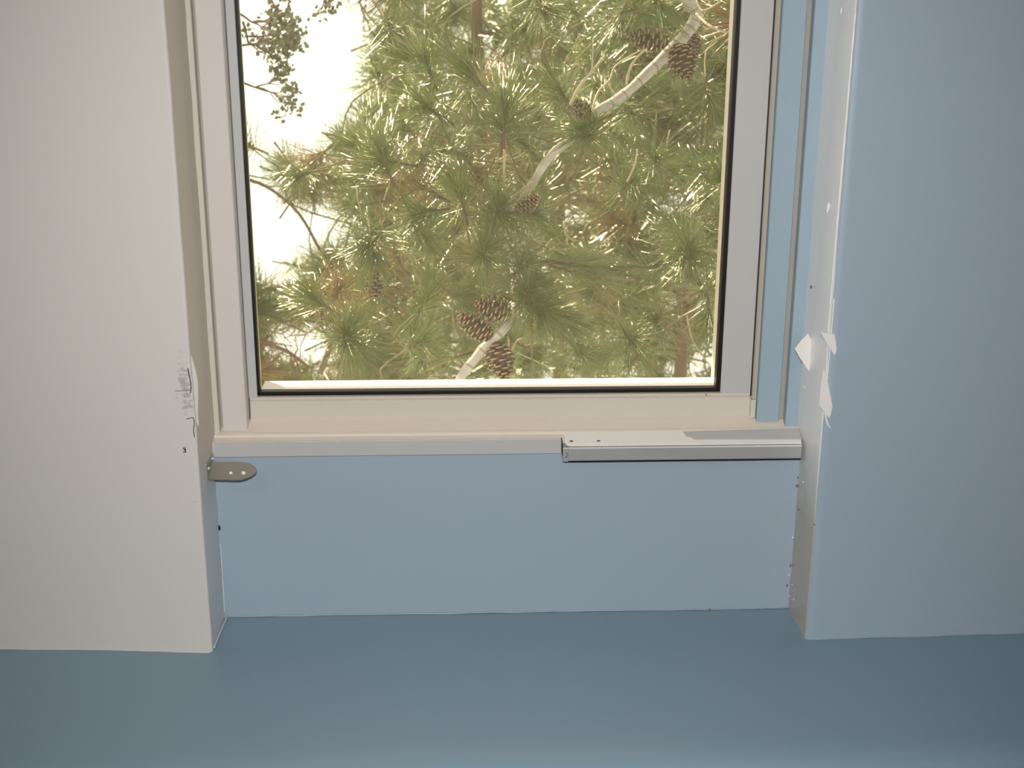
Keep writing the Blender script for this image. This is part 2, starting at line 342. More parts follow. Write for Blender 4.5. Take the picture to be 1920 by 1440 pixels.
# screw and dents
for px, py in ((1324, 740),):
    p = at(px, py, 0.1305); bm = nb(); tube(bm, [(p.x, 0.1285, 0.2888), (p.x, 0.1310, 0.2888)], 0.0013, 10); wp('screw', bm, M['steel'])
bm = nb(); box(bm, 0.348, 0.3505, 0.1155, 0.1170, 0.612, 0.614, 0.0004)
wp('screw', bm, M['steel'])

# ------------------------------------------------------------------ aluminium guide bar lying on the right half of the sill
T = empty('guide_bar', (0.22, 0.08, 0.2226)); tag(T, 'grey aluminium bar with pale notched top plate on right half of window sill', 'bar')
def cp(name, bm, m, root, smooth=False, label=None):
    o = link(name, bm, m, root, smooth); o.matrix_parent_inverse = Matrix.Translation(-Vector(root.location))
    if label: o['label'] = label
    return o
# front face with a bright rounded top arris
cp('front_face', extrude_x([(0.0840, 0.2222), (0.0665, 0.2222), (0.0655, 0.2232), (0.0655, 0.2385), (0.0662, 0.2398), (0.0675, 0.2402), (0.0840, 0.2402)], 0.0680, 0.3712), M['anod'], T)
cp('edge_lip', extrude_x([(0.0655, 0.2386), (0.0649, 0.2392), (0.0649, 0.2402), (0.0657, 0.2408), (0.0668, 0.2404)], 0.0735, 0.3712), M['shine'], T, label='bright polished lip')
cp('end_cap', box(nb(), 0.0665, 0.0735, 0.0645, 0.084, 0.2218, 0.2404, 0.0006), M['anod'], T)
cp('contact_shade_strip', box(nb(), 0.0685, 0.3712, 0.0662, 0.084, 0.2209, 0.2222), M['rubber'], T, label='black strip drawn as contact shade under the bar')  # black strip draws the contact shadow below the bar, in the gasket material
cp('end_strip', box(nb(), 0.0656, 0.0667, 0.066, 0.088, 0.2300, 0.2460), M['rubber'], T, label='black strip at the bar end')  # thin black strip along the left end of the bar
mk = [at(1061, 849, 0.0643), at(1064, 851, 0.0643), at(1064, 855, 0.0643), at(1060, 857, 0.0643), at(1063, 857, 0.0643)]
bm = nb(); tube(bm, smooth_path(mk, 3), 0.0003, 5); cp('pen_mark', bm, M['dark'], T, label='small dark curled scratch')
# top plate with rounded front-left corner and a notch at the right rear
def tp(x, y):   # plate slopes up towards the glass
    return Vector((x, y, 0.2409+(y-0.068)*0.245))
out = [(0.0700, 0.0995), (0.0700, 0.075)]
for k in range(1, 6): a = k/5*math.pi/2; out.append((0.0700+0.007*(1-math.cos(a)), 0.075-0.0065*math.sin(a)))
out += [(0.3712, 0.0685), (0.3725, 0.0770)]
for k in range(0, 6): a = math.pi/2*k/5; out.append((0.2375-0.0125*math.sin(a), 0.0790+0.010*(1-math.cos(a))))
out += [(0.2225, 0.0995)]
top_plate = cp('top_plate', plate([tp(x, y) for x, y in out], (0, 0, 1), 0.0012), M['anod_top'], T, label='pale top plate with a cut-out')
cp('back_strip', plate([tp(0.2240, 0.0985)+Vector((0, 0, .0003)), tp(0.2390, 0.0770)+Vector((0, 0, .0001)), tp(0.3740, 0.0770)+Vector((0, 0, .0001)), tp(0.3755, 0.1010)+Vector((0, 0, .0016))], (0, 0, 1), 0.0006), M['grey_metal'], T, label='dull grey strip in the cut-out')
for px, py in ((1071, 829.5), (1122, 828)):
    p = at(px, py, 0.080); z = tp(p.x, 0.0785).z
    bm = nb(); r = bmesh.ops.create_uvsphere(bm, u_segments=10, v_segments=6, radius=1)
    bmesh.ops.transform(bm, verts=bm.verts, matrix=Matrix.Translation((p.x, 0.0785, z+0.0012)) @ Matrix.Diagonal((0.0026, 0.0022, 0.0005, 1)))
    link('screw', bm, M['dark'], top_plate, True)

# ------------------------------------------------------------------ steel bracket on the left reveal
B = empty('bracket', (-0.374, 0.06, 0.215)); tag(B, 'dull steel bracket plate with a rounded end, fixed to the left reveal below the sill', 'bracket')
yb, yt = 0.040, 0.066
def bpt(u, v):   # u along x 0..1, v 0 (bottom front) .. 1 (top back)
    y = yb+(yt-yb)*v
    a = at(380, 897-31*v, y); b = at(482, 898-31*v, y)
    return a.lerp(b, u)
outl = [(0.03, 0.0), (0.25, -0.02), (0.60, -0.04), (0.70, -0.03), (0.80, 0.06), (0.90, 0.20), (0.965, 0.36), (0.995, 0.52), (0.985, 0.66), (0.95, 0.79), (0.88, 0.92), (0.80, 1.0), (0.65, 1.03), (0.4, 1.02), (0.10, 1.0), (0.05, 0.97)]
nrm = (bpt(1, 0)-bpt(0, 0)).cross(bpt(0, 1)-bpt(0, 0)); nrm = nrm if nrm.y > 0 else -nrm
bracket_plate = cp('plate', plate([bpt(u, v) for u, v in outl], nrm, 0.0022), M['steel'], B)
bm = nb()
for q in (0, 1):
    pass
p0, p1 = bpt(0.03, -0.02), bpt(0.05, 1.0)
box(bm, -0.3765, -0.3735, p0.y-0.002, 0.079, p0.z-0.002, p1.z+0.007, 0.0008)
cp('mounting_tab', bm, M['steel'], B)
for (px, py), r in (((433, 887.5), 0.0025), ((456.5, 887.5), 0.0031)):
    u = (px-380)/102; v = (897.5-py)/31; c = bpt(u, v)-nrm.normalized()*0.0004
    bm = nb(); bmesh.ops.create_uvsphere(bm, u_segments=12, v_segments=8, radius=r)
    bmesh.ops.transform(bm, verts=bm.verts, matrix=Matrix.Translation(c) @ Matrix.Diagonal((1, 0.6, 0.9, 1)))
    rv = link('rivet', bm, M['shine'], bracket_plate, True); rv['label'] = 'shiny rivet head'
for px, py, y in ((389, 860, 0.070), (382, 878, 0.045)):
    c = at(px, py, y); c.x = max(c.x, -0.3735); bm = nb(); bmesh.ops.create_uvsphere(bm, u_segments=10, v_segments=8, radius=0.0019)
    bmesh.ops.translate(bm, verts=bm.verts, vec=c); cp('screw', bm, M['shine'], B, True, 'bright screw head on the reveal')

# ------------------------------------------------------------------ peeling paint, chips and marks
def flake(px_pts, y, label, curl=0.004, back=0.0, nrm=(0.2, 1, 0)):
    pts = [at(a, b, y) for a, b in px_pts]
    c = sum(pts, Vector())/len(pts); root_pts = []
    xs = [p.x for p in pts]; x0, x1 = min(xs), max(xs)
    for p in pts:
        q = p.copy(); t = (p.x-x0)/max(1e-6, x1-x0); q2 = q + (CAM-q).normalized()*curl*(1-t if back == 0 else t); root_pts.append(q2)
    bm = plate(root_pts, nrm, 0.0007)
    bmesh.ops.triangulate(bm, faces=[f for f in bm.faces if len(f.verts) > 4])
    bmesh.ops.subdivide_edges(bm, edges=bm.edges[:], cuts=1)
    o = link('paint_flake', bm, M['paper']); tag(o, label, 'flake'); return o
flake([(1515, 625), (1521, 637), (1522, 668), (1521, 700), (1512, 690), (1500, 672), (1490, 654), (1502, 638)], 0.074, 'white kite-shaped paint flake curling off the window edge of the right reveal, leftmost of three')
flake([(1538, 622), (1548, 625), (1560, 626), (1564, 626), (1567, 640), (1569, 656), (1565, 667), (1556, 652), (1547, 638)], -0.0045, 'small white paint flake crossing the white corner edge, uppermost on the corner', 0.002, 1)
flake([(1544, 690), (1550, 706), (1555, 730), (1559, 752), (1561, 762), (1558, 776), (1555, 785), (1549, 775), (1546, 765), (1540, 765), (1536, 760), (1538, 730)], -0.0045, 'long white pointed paint flake hanging low on the right wall corner', 0.002, 1)

def wchild(parent, name, bm, m, label=None, smooth=False):
    o = link(name, bm, m, parent, smooth)
    if label: o['label'] = label
    return o
# white gloss strip along the right corner, broken up below
def edge_line(pys, dx, y, x=None):
    out = []
    for py in pys:
        t = py/1195; px = 1607+(1505-1607)*t+dx; out.append(at(px, py, y))
    return out
bm = nb(); tube(bm, edge_line([18+10*i for i in range(62)], -1.0, 0.0006), [0.0016-0.0006*abs(i-31)/31+0.0002*math.sin(i*1.3) for i in range(62)], 7)
wchild(wr, 'corner_strip', bm, M['white_gloss'], 'white strip along the corner', True)
bm = nb(); tube(bm, edge_line([560+8*i for i in range(22)], 5.0, -0.0003), [0.0009]*22, 6); wchild(wr, 'corner_strip', bm, M['white_gloss'], 'thin second ridge of white paint', True)
bm = nb(); tube(bm, smooth_path([at(1547, 768, -0.001), at(1549, 784, -0.001), at(1553, 797, -0.0008), at(1558, 803, -0.0005)], 4), [0.0012]*10+[0.0008]*3, 6); wchild(wr, 'paint_drip', bm, M['grey_plaster'], None, True)
# white specks put in as flash glints, and dark chips (each a lump or hole of its own)
def speck(parent, px, py, y, r, m, name, sq=(1, 1, 1)):
    bm = nb(); bmesh.ops.create_icosphere(bm, subdivisions=2, radius=r)
    for v in bm.verts: v.co *= 1+0.35*noise.noise(v.co*900+Vector((px, py, 0)))
    bmesh.ops.transform(bm, verts=bm.verts, matrix=Matrix.Translation(at(px, py, y)) @ Matrix.Diagonal((*sq, 1)))
    return wchild(parent, name, bm, m)
for px, py, y, r, sq in ((1577, 20, .035, .0009, (1, 1, 4)), (1576, 300, .035, .0009, (1, 1, 5)), (1554, 388, .02, .0013, (1, 1, 4)), (1552, 392, .025, .001, (1, 1, 5)),
                         (1521, 714, .07, .0015, (1, 1, 2)), (1508, 726, .078, .001, (1, 1, 1)), (1528, 785, .055, .0009, (1, 1, 1)), (1520, 804, .06, .001, (1, 1, 1.5)), (1506, 904, .062, .0008, (1, 1, 1.5)),
                         (1487, 1008, .078, .0011, (1, 1, 1.5)), (1489, 1124, .065, .0013, (1, 1, 1)), (1480, 1118, .08, .0009, (1, 1, 1)), (1485, 1096, .07, .0008, (1, 1, 1)), (1479, 1078, .083, .0009, (1, 1, 1.5))):
    speck(wr, px, py, y, r, M['white_gloss'], 'glint_speck', sq)
for px, py, y, r in ((1521, 538, .080, .0016), (1494, 911, .084, .0016), (1496, 895, .08, .001), (1497, 955, .07, .001), (1482, 1060, .083, .0013), (1476, 1098, .087, .0013), (1488, 1165, .05, .0011), (1527, 984, .003, .0009), (1331, 1144, .086, .0016), (1337, 1146, .086, .0012)):
    speck(wr, px, py, y, r, M['chip_shade'], 'paint_chip', (1, 1, 1.4))
speck(wl, 410, 990, 0.0868, 0.0032, M['dark'], 'nail_hole', (0.8, 0.6, 1.2))
# dark outline cracks and a broken skin of paint on the left corner
bm = nb()
for pts, r in (([(352, 690), (355, 705), (357, 716), (358, 728), (357, 737)], 0.0006), ([(328, 733), (338, 733), (349, 732), (358, 731)], 0.0003),
               ([(350, 786), (356, 784), (363, 784), (364, 795), (363, 808), (365, 820)], 0.0005), ([(340, 694), (346, 695), (352, 695)], 0.0003)):
    tube(bm, smooth_path([at(a, b, -0.0002) for a, b in pts], 3), r, 5)
wchild(wl, 'crack', bm, M['dark'], 'thin dark cracks beside the broken corner')
pts = [(352, 656), (359, 668), (366, 690), (371, 716), (372, 745), (371, 775), (373, 800), (368, 792), (364, 760), (361, 730), (357, 700), (353, 676)]
bm = plate([at(a, b, 0.004) for a, b in pts], (0, 1, 0), 0.0012); wchild(wl, 'broken_skin', bm, M['white_wall'], 'raised pale skin of broken paint')
bm = nb()
for pts in ([(343, 839), (348, 846)], [(347, 838), (348, 847)], [(343, 847), (349, 848)]):
    tube(bm, [at(a, b, -0.0002) for a, b in pts], 0.0006, 5)
wchild(wl, 'pen_mark', bm, M['dark'], 'tiny black arrow-like mark')
bm = nb(); tube(bm, [at(361, 941, -0.0001), at(368, 941, -0.0001)], 0.0003, 5); wchild(wl, 'scratch', bm, M['groove'])
# small raised caulk at the foot of the left reveal
bm = nb(); tube(bm, smooth_path([(-0.3738, 0.004, 0.001), (-0.3735, 0.03, 0.002), (-0.3728, 0.06, 0.002), (-0.372, 0.086, 0.003)], 4), 0.0009, 6); wchild(wl, 'caulk_bead', bm, M['tan_plaster'], None, True)
bm = nb(); tube(bm, smooth_path([at(409, 1010, .087), at(414, 1030, .087), at(416, 1060, .087), at(419, 1110, .087), at(421, 1150, .087)], 4), 0.0007, 6); wchild(wl, 'caulk_bead', bm, M['tan_plaster'], None, True)

# unseen slab added above the window, outside, to keep direct sun off the sill
link('sun_blocker', box(nb(), -3, 3, YB, 1.22, 1.36, 1.44), M['white_metal'], kind='structure')

# ------------------------------------------------------------------ garden outside
bm = nb(); n = 24
g = [[bm.verts.new((-12+24*i/n, YB+0.05+18*j/n, -6+0.25*noise.noise(Vector((i*0.4, j*0.4, 0))))) for i in range(n+1)] for j in range(n+1)]
for j in range(n):
    for i in range(n): bm.faces.new((g[j][i], g[j][i+1], g[j+1][i+1], g[j+1][i])).smooth = True
link('ground', bm, M['ground'], kind='structure')

def needle(bm, base, d, length, w, droop, seg=3):
    d = d.normalized(); a = d.orthogonal().normalized(); b = d.cross(a); prev = None
    for i in range(seg+1):
        t = i/seg; c = base+d*length*t+Vector((0, 0, -1))*0.0; c = c + droop*(t*t*length)
        if i == seg: rg = [bm.verts.new(c)]
        else:
            r = w*(1-0.45*t); rg = [bm.verts.new(c+(a*math.cos(k*2.094)+b*math.sin(k*2.094))*r) for k in range(3)]
        if prev:
            for k in range(3):
                if len(rg) == 1: bm.faces.new((prev[k], prev[(k+1) % 3], rg[0]))
                else: bm.faces.new((prev[k], prev[(k+1) % 3], rg[(k+1) % 3], rg[k]))
        prev = rg
def tuft_mesh(name, n, length, w, spread, m, seed, seg=3, core=True):
    R = random.Random(seed); bm = nb()
    for i in range(n):
        s = R.random(); th = R.uniform(0, 2*math.pi); ph = math.radians(R.uniform(8, spread*(1.15-0.5*s)))
        d = Vector((math.sin(ph)*math.cos(th), math.sin(ph)*math.sin(th), math.cos(ph)))
        dr = Vector((R.uniform(-.14, .14), R.uniform(-.14, .14), R.uniform(-.16, .10)))
        base = Vector((0, 0, -0.045+0.05*s))*(length/0.1)
        needle(bm, base, d, length*R.uniform(0.72, 1.08), w, dr, seg)
    k = len(bm.faces)
    if core:
        s = length/0.1
        tube(bm, [(0, 0, -0.07*s), (0, 0, -0.02*s), (0, 0, 0.004*s), (0, 0, 0.014*s)], [0.0026*s, 0.003*s, 0.0034*s, 0.001*s], 6)
        bm.faces.ensure_lookup_table()
        for f in bm.faces[k:]: f.material_index = 1
    me = bpy.data.meshes.new(name); bm.to_mesh(me); bm.free(); me.materials.append(m); me.materials.append(M['bark_brown']); me.shade_smooth()
    return me
NEAR = [tuft_mesh('needle_tuft', 135, 0.098, 0.00072, sp, M['needle'], i) for i, sp in enumerate((95, 80, 110, 65, 125))]
SWEEP = [tuft_mesh('needle_tuft', 58, 0.125, 0.00072, sp, M['needle_soft'], 20+i) for i, sp in enumerate((38, 50))]
MID = [tuft_mesh('needle_tuft', 110, 0.12, 0.0011, sp, M['needle'], 40+i) for i, sp in enumerate((95, 120, 75))]
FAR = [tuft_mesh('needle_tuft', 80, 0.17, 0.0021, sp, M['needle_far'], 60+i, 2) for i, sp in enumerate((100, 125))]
DRY = [tuft_mesh('needle_tuft', 110, 0.12, 0.0010, 95, M['needle_dry'], 80)]

def orient(z, roll):
    z = Vector(z).normalized(); q = z.to_track_quat('Z', 'Y'); return q @ Matrix.Rotation(roll, 3, 'Z').to_quaternion()
def tuft(root, me, loc, axis, scale=1.0, R=random):
    o = bpy.data.objects.new('needle_tuft', me); COL.objects.link(o); o.parent = root
    o.matrix_parent_inverse = Matrix.Translation(-Vector(root.location))
    o.rotation_mode = 'QUATERNION'; o.rotation_quaternion = orient(axis, R.uniform(0, 6.28)); o.location = loc; o.scale = (scale,)*3
    return o
def tree(name, trunk, label):
    T = empty(name, Vector(trunk[0])); tag(T, label, 'tree'); return T

GAPS = [[(528, -20), (684, -20), (680, 112), (650, 130), (622, 205), (560, 265), (470, 262), (500, 190), (520, 120), (545, 60)],
        [(468, 295), (486, 300), (515, 365), (545, 430), (550, 480), (520, 512), (480, 515), (466, 440)],
        [(585, 400), (625, 395), (640, 440), (612, 456), (588, 440)],
        [(672, 452), (692, 448), (702, 475), (682, 500)],
        [(520, 615), (640, 622), (620, 665), (575, 672), (500, 650)],
        [(600, 655), (612, 700), (590, 705)]]
def inside(p, poly):
    x, y = p; c = False; n = len(poly)
    for i in range(n):
        x0, y0 = poly[i]; x1, y1 = poly[i-1]
        if (y0 > y) != (y1 > y) and x < (x1-x0)*(y-y0)/(y1-y0)+x0: c = not c
    return c
BARE = [((902, -30), (901, 105), 34, 3.3), ((1290, 585), (1273, 715), 34, 2.65)]
def clear(p, axis, L):
    """False when the tuft would close one of the gaps through which the sky shows"""
    for t in (0, 0.5, 1.0):
        q = pix(Vector(p)+Vector(axis).normalized()*L*t)
        if any(inside(q, g) for g in GAPS): return False
    for a, b, w, dep in BARE:       # keep the open view of the two bare trunks
        if p[1] < dep:
            for t in (0, .35, .7):
                q = pix(Vector(p)+Vector(axis).normalized()*L*t); u = max(0, min(1, (q[1]-a[1])/(b[1]-a[1]))); x = a[0]+(b[0]-a[0])*u
                if math.hypot(q[0]-x, q[1]-(a[1]+(b[1]-a[1])*u)) < w + 12: return False
    rp = L*0.40*F/(Vector(p)-CAM).length; q = pix(p)
    for a in range(8):
        if any(inside((q[0]+rp*math.cos(a*.785), q[1]+rp*math.sin(a*.785)), g) for g in GAPS): return False
    return True

# ---- nearest pine: the pale branch with the cones
trunkA = [(1.55, 1.75, -6), (1.5, 1.7, -2), (1.42, 1.65, 0.6), (1.40, 1.62, 1.8), (1.42, 1.6, 3.4)]
A = tree('pine_tree', trunkA, 'nearest pine with pale slanting branch, long green needle tufts and brown open cones')
cp('trunk', tube(nb(), smooth_path(trunkA, 4), 0.11, 14, jitter=0.06), M['bark_brown'], A, True)
YA = 1.0
mainp = [Vector((1.41, 1.62, 1.55)), Vector((0.9, 1.3, 1.25))] + [at(x, y, d) for x, y, d in ((1322, -70, 1.10), (1306, 28, 1.08), (1284, 66, 1.07), (1240, 112, 1.05), (1170, 178, 1.03), (1112, 214, 1.0), (1078, 258, 0.99), (1036, 288, 0.98), (1000, 342, 1.0), (950, 430, 1.35), (965, 520, 1.30), (955, 600, 0.93), (905, 656, 0.92), (862, 710, 0.90), (815, 790, 0.88))]
rad = [0.030, 0.022, .0125, .0120, .0118, .0110, .0100, .0085, .0070, .0090, .0075, .0070, .0085, .0090, .0100, .0085, .0080]
mp = smooth_path(mainp, 5); rr = []
for i in range(len(mainp)-1):
    for k in range(5): rr.append(rad[i]+(rad[i+1]-rad[i])*k/5)
rr.append(rad[-1]); rr = [r*(1+0.06*math.sin(i*1.9)+0.05*random.uniform(-1, 1)) for i, r in enumerate(rr)]
cp('main_branch', tube(nb(), mp, rr, 12, jitter=0.05), M['bark_pale'], A, True, 'pale grey main branch')
for i in list(range(14, 34, 2))+list(range(52, 76, 3)):
    p = mp[i]; d = (mp[min(i+1, len(mp)-1)]-mp[i-1]).normalized()*0.0012; k0 = rr[i]*1.07
    rb = nb(); tube(rb, [p-d*2, p-d, p+d, p+d*2], [k0*.9, k0, k0*1.02, k0*.9], 12)
    cp('bark_ring', rb, M['bark_ring'], A, True)
twigs = [([(1070, 196), (1085, 164), (1110, 134), (1134, 105)], .0034), ([(1110, 134), (1111, 110), (1112, 84)], .0016), ([(1110, 134), (1128, 141), (1144, 145)], .0015),
         ([(1110, 208), (1122, 172), (1143, 150), (1150, 130), (1166, 114), (1202, 94)], .0022), ([(1143, 150), (1146, 168), (1151, 182)], .0016),
         ([(1174, 160), (1180, 132), (1194, 108), (1212, 92)], .0026), ([(1306, 26), (1330, 48), (1362, 60), (1385, 54)], .0028), ([(1306, 0), (1318, 20), (1352, 2)], .0018),
         ([(1020, 498), (1060, 498), (1090, 497), (1130, 518), (1190, 525)], .0018), ([(960, 594), (995, 578), (1040, 556), (1100, 540)], .0028),
         ([(918, 640), (935, 655), (955, 662), (968, 640), (985, 632)], .0022), ([(968, 500), (1000, 520), (1010, 560)], .0020),
         ([(1195, 280), (1190, 310), (1176, 340)], .0020), ([(1000, 342), (960, 372), (940, 400), (935, 430)], .0036), ([(935, 470), (945, 420), (945, 330), (947, 240), (946, 190)], .0034),
         ([(1052, 436), (1070, 418), (1095, 402)], .0016), ([(1290, 466), (1330, 470), (1400, 478)], .0045), ([(1288, 590), (1300, 640), (1342, 700)], .0020), ([(970, 662), (1000, 675), (1030, 690)], .0014)]
for pts, r in twigs:
    k = len(pts); cp('twig', tube(nb(), smooth_path([at(x, y, 0.97+0.05*math.sin(x*.05)) for x, y in pts], 4), [r*(1-0.45*i/(4*k)) for i in range(4*(k-1)+1)], 7, jitter=.08), M['twig'], A, True)

def cone_mesh(L, R0, seed):
    R = random.Random(seed); bm = nb(); n = 60
    tube(bm, [(0, 0, 0), (0, 0, L*.3), (0, 0, L*.7), (0, 0, L*.95)], [R0*.25, R0*.5, R0*.36, R0*.1], 8)
    for i in range(n):
        t = i/(n-1); z = L*(0.02+0.90*t); rr_ = R0*(math.sin(math.pi*min(1, 0.16+0.78*t))**0.75)*(1.0 if t < .6 else 1-.3*(t-.6)/.4)
        th = i*2.39996+R.uniform(-.08, .08); ax = Vector((math.cos(th), math.sin(th), 0)); tan = Vector((-math.sin(th), math.cos(th), 0)); rr_ *= R.uniform(.93, 1.05)
        w = R0*0.34*(1-.35*t); lift = L*(0.035+0.10*t)
        b0 = ax*rr_*0.28+Vector((0, 0, z)); e = ax*rr_+Vector((0, 0, z+lift)); th_ = Vector((0, 0, L*0.040))
        v = [bm.verts.new(b0-tan*w*.35), bm.verts.new(b0+tan*w*.35), bm.verts.new(e+tan*w*.85-ax*R0*.10), bm.verts.new(e), bm.verts.new(e-tan*w*.85-ax*R0*.10),
             bm.verts.new(b0+th_*.5), bm.verts.new(e+tan*w*.7-ax*R0*.12+th_*.8), bm.verts.new(e+ax*R0*.05+th_), bm.verts.new(e-tan*w*.7-ax*R0*.12+th_*.8)]
        for q in ((0, 1, 2, 3, 4), (5, 8, 7, 6), (0, 4, 8, 5), (1, 5, 6, 2)): bm.faces.new([v[k] for k in q])
        for q in ((4, 3, 7, 8), (3, 2, 6, 7)): bm.faces.new([v[k] for k in q]).material_index = 1
    me = bpy.data.meshes.new('pine_cone'); bm.to_mesh(me); bm.free(); me.materials.append(M['cone']); me.materials.append(M['cone_tip']); return me
CO = [cone_mesh(0.074, 0.026, 1), cone_mesh(0.068, 0.029, 2)]
def cone(px, py, y, axis, me, s=1.0, label=None):
    """px,py is where the stalk end sits; axis points to the cone's tip"""
    o = bpy.data.objects.new('pine_cone', me); COL.objects.link(o); o.parent = A; o.matrix_parent_inverse = Matrix.Translation(-Vector(A.location))
    ax = rt*axis[0]-up*axis[1]-fw*axis[2]
    o.rotation_mode = 'QUATERNION'; o.rotation_quaternion = orient(ax, px); o.location = at(px, py, y); o.scale = (s, s, s)
    if label: o['label'] = label
cone(1252, 80, 1.03, (-1, -0.15, 0.1), CO[0], 1.0, 'brown cone left of the upper branch')
cone(1268, 84, 1.02, (0.32, 1, 0.15), CO[1], 1.0, 'brown cone hanging below the upper branch')
cone(1296, 62, 1.11, (0.1, 0.8, 0), CO[1], .7)
cone(1106, 222, 0.985, (-0.75, -0.75, 0.4), CO[1], .66, 'dark cone at the bend of the branch')
cone(958, 588, 0.91, (-1, -0.30, 0.2), CO[1], 1.0, 'brown cone above the lower branch')
cone(922, 632, 0.90, (-0.95, -0.65, 0.1), CO[0], .98, 'brown cone left of the lower branch')
cone(930, 642, 0.90, (0.25, 1, 0.05), CO[1], 1.05, 'dark cone hanging under the lower branch')
cone(978, 560, 0.96, (0.6, -0.8, 0), CO[1], .75)
cone(934, 400, 0.93, (0.05, -1, 0.1), CO[0], .62, 'young upright brown cone')
cone(968, 396, 0.93, (0.8, -0.55, 0.1), CO[0], .66, 'young brown cone leaning right')
cone(1180, 56, 1.06, (-0.6, -0.35, 0), CO[1], .7)
cone(700, 560, 1.15, (0.1, -1, 0.2), CO[0], .85, 'shaded cone among the left needles')

RA = random.Random(11)
# bursts one can single out: (px, py, depth, axis right/down/toward camera, mesh, scale)
bursts = [(985, 545, .86, (-.1, -.5, .8), NEAR[2], .95), (975, 500, .88, (.3, -.3, .9), NEAR[0], 1.0), (1010, 520, .9, (.6, .4, .6), NEAR[1], .9), (945, 200, .95, (0, -1, .35), NEAR[1], 1.15), (945, 232, .97, (.1, -.8, .6), NEAR[2], 1.0), (905, 478, .88, (-.1, .2, 1), NEAR[4], 1.12), (912, 470, .92, (0, -.6, .8), NEAR[2], 1.0),
          (1290, 462, .90, (-.2, -.7, .7), NEAR[2], 1.1), (1285, 475, .92, (0, .8, .6), NEAR[4], 1.15), (1300, 470, .95, (-.8, -.1, .5), NEAR[0], 1.0),
          (1120, 500, .93, (-1, -.25, .3), SWEEP[1], 1.05), (1170, 500, .95, (-1, .0, .3), SWEEP[1], 1.0), (1090, 498, .92, (1, .15, .3), SWEEP[0], .95), (1110, 520, .95, (1, .3, .2), SWEEP[0], 1.0),
          (1010, 578, .88, (1, .35, .5), NEAR[0], 1.1), (1012, 580, .86, (.4, 1, .4), NEAR[1], 1.1), (1060, 600, .90, (.8, .6, .4), NEAR[3], 1.1), (1000, 560, .88, (.1, -.8, .3), SWEEP[0], .75),
          (648, 632, .95, (-.2, .2, .9), NEAR[4], 1.05), (652, 625, .98, (.1, -.8, .5), NEAR[1], 1.0), (655, 640, .95, (.5, .7, .5), NEAR[0], 1.0),
          (690, 460, .95, (-.6, .7, .6), NEAR[0], 1.1), (700, 470, .97, (.2, 1, .5), NEAR[1], 1.1), (715, 285, .98, (-.3, -.9, .3), NEAR[1], 1.05), (722, 300, 1.0, (-.8, -.1, .4), NEAR[0], 1.0),
          (860, 360, .95, (-.2, -.7, .6), NEAR[2], 1.1), (935, 385, .92, (.2, -.7, .6), NEAR[0], .95), (938, 400, .95, (.8, .3, .4), NEAR[1], 1.0), (1000, 400, .98, (.8, .1, .4), NEAR[0], .9),
          (1235, 10, .98, (0, .6, .5), NEAR[2], 1.15), (1190, 20, 1.0, (-.3, .3, .8), NEAR[4], 1.0), (1160, 40, 1.02, (-.4, 1, .4), SWEEP[1], .9), (1020, 20, 1.0, (.3, .8, .5), NEAR[0], 1.1),
          (1100, 255, .96, (.4, .3, .8), NEAR[2], .95), (1092, 240, .97, (-.8, .4, .3), NEAR[1], .95), (1180, 210, 1.05, (.2, .5, .6), NEAR[4], 1.0), (1230, 300, 1.05, (.2, .2, 1), NEAR[2], 1.0), (1330, 180, 1.05, (.1, .7, .5), NEAR[1], 1.0),
          (960, 690, .93, (.1, 1, .4), SWEEP[1], .8), (1090, 660, .93, (.5, .5, .6), NEAR[4], 1.1), (1185, 640, .96, (.3, .5, .6), NEAR[2], 1.1), (1230, 600, .98, (-.3, .4, .7), NEAR[0], 1.1), (1330, 600, .98, (.0, 1, .4), NEAR[1], 1.0),
          (800, 560, .98, (.4, -.6, .6), NEAR[1], 1.0), (790, 640, .98, (.6, -.3, .6), NEAR[0], 1.0), (560, 330, 1.05, (-.5, .3, .6), NEAR[0], .9), (790, 400, 1.0, (-.6, .2, .6), NEAR[3], 1.1), (590, 560, 1.05, (-.7, -.5, .5), NEAR[3], .95),
          (1050, 170, 1.05, (-.4, -.5, .6), NEAR[2], 1.0), (880, 130, 1.08, (-.6, -.6, .5), NEAR[3], 1.1), (800, 200, 1.1, (-.6, -.3, .6), NEAR[0], 1.1), (1350, 330, 1.05, (-.3, -.4, .7), NEAR[2], 1.0)]
sm = nb()
def connect(bm, p, ax, length, r, R):
    """shoot running back from a tuft into the crown"""
    ax = Vector(ax).normalized(); a = Vector(p)-ax*0.03; b = a-ax*length*.5+Vector((R.uniform(-.03, .03), R.uniform(0, .05), R.uniform(-.04, .02))); c = b-ax*length*.4+Vector((length*.35, length*.35, R.uniform(-.05, .02)))
    if any(inside((pix(q)), g) for g in GAPS for q in (b, c)) or pix(c)[0] < 640: c = b.lerp(a, .3); b = b.lerp(a, .65)
    a2 = a; pts = smooth_path([a2, b, c], 3); tube(bm, pts, [r*(.45+.4*i/len(pts)) for i in range(len(pts))], 5)
for px, py, d, a, me, s in bursts:
    ax = rt*a[0]-up*a[1]-fw*a[2]; p = at(px, py, d); tuft(A, me, p, ax, s, RA); connect(sm, p, ax, .2, .0032, RA)
k = 0
while k < 110:
    px, py = RA.uniform(470, 1400), RA.uniform(-60, 760); d = RA.uniform(1.08, 1.75)
    ax = Vector((RA.uniform(-1, 1)-.2, RA.uniform(-1.0, .3), RA.uniform(-.6, .9))); p = at(px, py, d)
    if px < 640 and RA.random() < .55: continue
    k += 1
    if not clear(p, ax, 0.10): continue
    tuft(A, RA.choice(NEAR) if RA.random() < .9 else DRY[0], p, ax, RA.uniform(.85, 1.2), RA); connect(sm, p, ax, RA.uniform(.12, .2), .003, RA)
